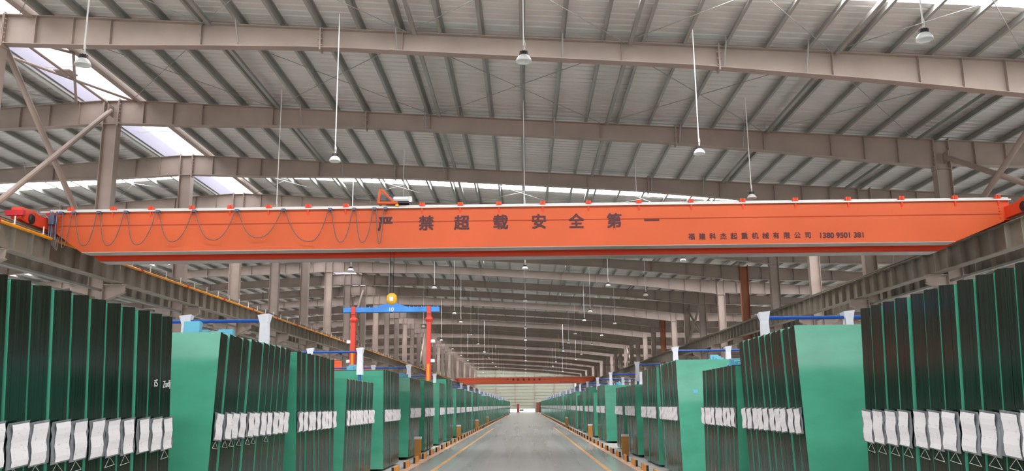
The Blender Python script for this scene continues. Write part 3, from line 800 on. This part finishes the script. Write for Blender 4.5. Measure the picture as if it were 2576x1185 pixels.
# racks
PX = {-1: (-4.22, -5.50), 1: (3.99, 5.38)}
mb = MB(); mb.tube([(0, 0, 0), (0, 0, 3.06)], .035, 8); post_me = mb.mesh('rack_post', BLUE)
def sleeve_mesh(var):
    rr = random.Random(var); mb = MB()
    mb.quadbox([(-.075, -.06, 2.45), (.075, -.06, 2.45), (.075, .07, 2.45), (-.075, .07, 2.45), (-.062, -.055, 2.98), (.062, -.055, 2.98), (.062, .06, 2.98), (-.062, .06, 2.98)])
    mb.quadbox([(-.062, -.055, 2.98), (.062, -.055, 2.98), (.062, .06, 2.98), (-.062, .06, 2.98), (-.10, -.08, 3.12), (.09, -.08, 3.14), (.09, .09, 3.13), (-.10, .09, 3.10)])
    return mb.mesh('foam_sleeve', FOAMW)
sl = [sleeve_mesh(i) for i in range(3)]
for s in (-1, 1):
    for i, y in enumerate(racks[s]):
        root = bpy.data.objects.new('glass_rack', None); col.objects.link(root); root.location = (PX[s][0], y + .02, .012)
        tag(root, 'blue tubular rack with white foam sleeves, %s rack along the %s stacks' % (ordw(i + 1), 'left' if s < 0 else 'right'), 'rack', 'blue racks between the glass stacks')
        for q, x in enumerate((0, PX[s][1] - PX[s][0])):
            p = put('rack_post', post_me, root, (x, 0, 0)); put('foam_sleeve', sl[(i + q) % 3], p, (0, 0, 0 if q == 0 else .0), (0, 0, 0.15 * (q - .5)))
        mb = MB(); mb.tube([(0, 0, 3.03), (s * 2.9, 0, 3.03)], .028, 8); put('top_bar', mb.mesh('top_bar', BLUE), root)
        mb = MB(); mb.box(-.03, .03, -.05, .05, 0, .05); mb.box(0, s * 2.8, -.04, .04, .0, .06); put('foot_beam', mb.mesh('foot_beam', BLUE), root)

# pale blue foam blocks standing on some packs
mbs = []
for w, h in ((.09, .10), (.10, .15), (.09, .07), (.085, .05)):
    mb = MB(); mb.box(-w, w, -.05, .05, 0, h); mbs.append(mb.mesh('foam_block', FOAMB, bevel=.006))
FO = {(-1, 1): .40, (-1, 3): .8, (1, 3): 1.05, (1, 1): 1.35, (1, 4): 1.2, (-1, 4): .9, (1, 7): .7, (-1, 5): .35, (1, 2): .25}
ct = {}
for s, si, i, loc, rx, hh in tops:
    if (s, si) in FO and i < (5 if (s, si) != (1, 1) else 1):
        ct[(s, si)] = ct.get((s, si), 0) + 1
        v = Matrix.Rotation(rx, 4, 'X') @ Vector((s * FO[(s, si)], THK / 2, hh + .003))
        o = put('foam_block', mbs[(i + si) % 4], None, Vector(loc) + v, (rx, 0, 0))
        tag(o, 'pale blue foam block, %s on top of the %s glass stack on %s' % (ordw(ct[(s, si)]), ordw(si + 1), 'left' if s < 0 else 'right'), 'foam block', 'pale blue foam blocks on the glass')

# ------------------------------------------------------------------ floor blocks, guard boards, far end things
mb = MB(); mb.box(-.025, .025, .0, .9, 0, .17); blk = mb.mesh('block_body', BLOCKO, bevel=.006)
mb = MB(); mb.box(-.028, .028, -.012, .012, 0, .172); mb.box(-.028, .028, .89, .914, 0, .172); end = mb.mesh('block_end', DARK)
for s, x, nm in ((-1, -3.32, 'left'), (1, 2.98, 'right')):
    for i in range(78):
        y = 7.1 + 2.08 * i
        o = bpy.data.objects.new('floor_block', None); col.objects.link(o); o.location = (x, y, .004)
        tag(o, 'low orange floor block, %s from near end of %s row' % (ordw(i + 1), nm), 'floor block', 'orange floor blocks along the aisle')
        put('block_body', blk, o); put('block_end', end, o)
mb = MB(); mb.box(-.11, .11, -.03, .03, 0, .62); bo = mb.mesh('guard_board', BOARD, bevel=.006)
mb = MB(); mb.box(-.12, .12, -.04, .04, .60, .68); cp = mb.mesh('board_cap', FOAMW, bevel=.006)
for i, (x, y, t) in enumerate(((-3.53, 28.3, 'nearest amber guard board standing by the left kerb'), (3.27, 28.9, 'nearest amber guard board standing by the right kerb'), (3.27, 44.4, 'second amber guard board along the right kerb'),
                               (-3.53, 45.4, 'second amber guard board along the left kerb'), (-3.55, 62.5, 'third amber guard board along the left kerb'), (-3.55, 80, 'fourth amber guard board along the left kerb'), (3.27, 70, 'third amber guard board along the right kerb'))):
    o = bpy.data.objects.new('guard_board', None); col.objects.link(o); o.location = (x, y, .012)
    tag(o, t, 'guard board', 'amber guard boards along the aisle'); put('board_panel', bo, o); put('board_cap', cp, o)

for (x, y, h, t) in ((-2.0, 222, 2.1, 'narrow red-brown timber crate standing on end left of the far doorway'), (2.9, 214, 2.3, 'tall red-brown timber crate standing right of the far doorway'), (3.45, 206, 2.4, 'nearer red-brown timber crate at the right row end')):
    o = bpy.data.objects.new('timber_crate', None); col.objects.link(o); o.location = (x, y, 0); tag(o, t, 'crate')
    mb = MB()
    for z in range(6): mb.box(-.3, .3, -.5, .5, .05 + z * h / 6, (z + 1) * h / 6)
    put('crate_boards', mb.mesh('crate_boards', BROWN), o)
    mb = MB(); mb.box(-.33, .33, -.55, -.5, 0, h + .05); put('crate_frame', mb.mesh('crate_frame', BROWN), o)
o = bpy.data.objects.new('hand_cart', None); col.objects.link(o); o.location = (-1.1, 216, 0); tag(o, 'small dark hand cart on the floor before the far doorway', 'cart')
mb = MB(); mb.box(-.5, .5, -.4, .4, .35, .75); put('cart_body', mb.mesh('cart_body', GREYC), o)
for sx in (-.4, .4):
    mb = MB(); mb.tube([(sx - .04, 0, .18), (sx + .04, 0, .18)], .18, 12); put('wheel', mb.mesh('wheel', DARK), o)
mb = MB(); mb.tube([(.5, 0, .7), (.8, 0, 1.0)], .03, 6); put('handle', mb.mesh('handle', GREYC), o)
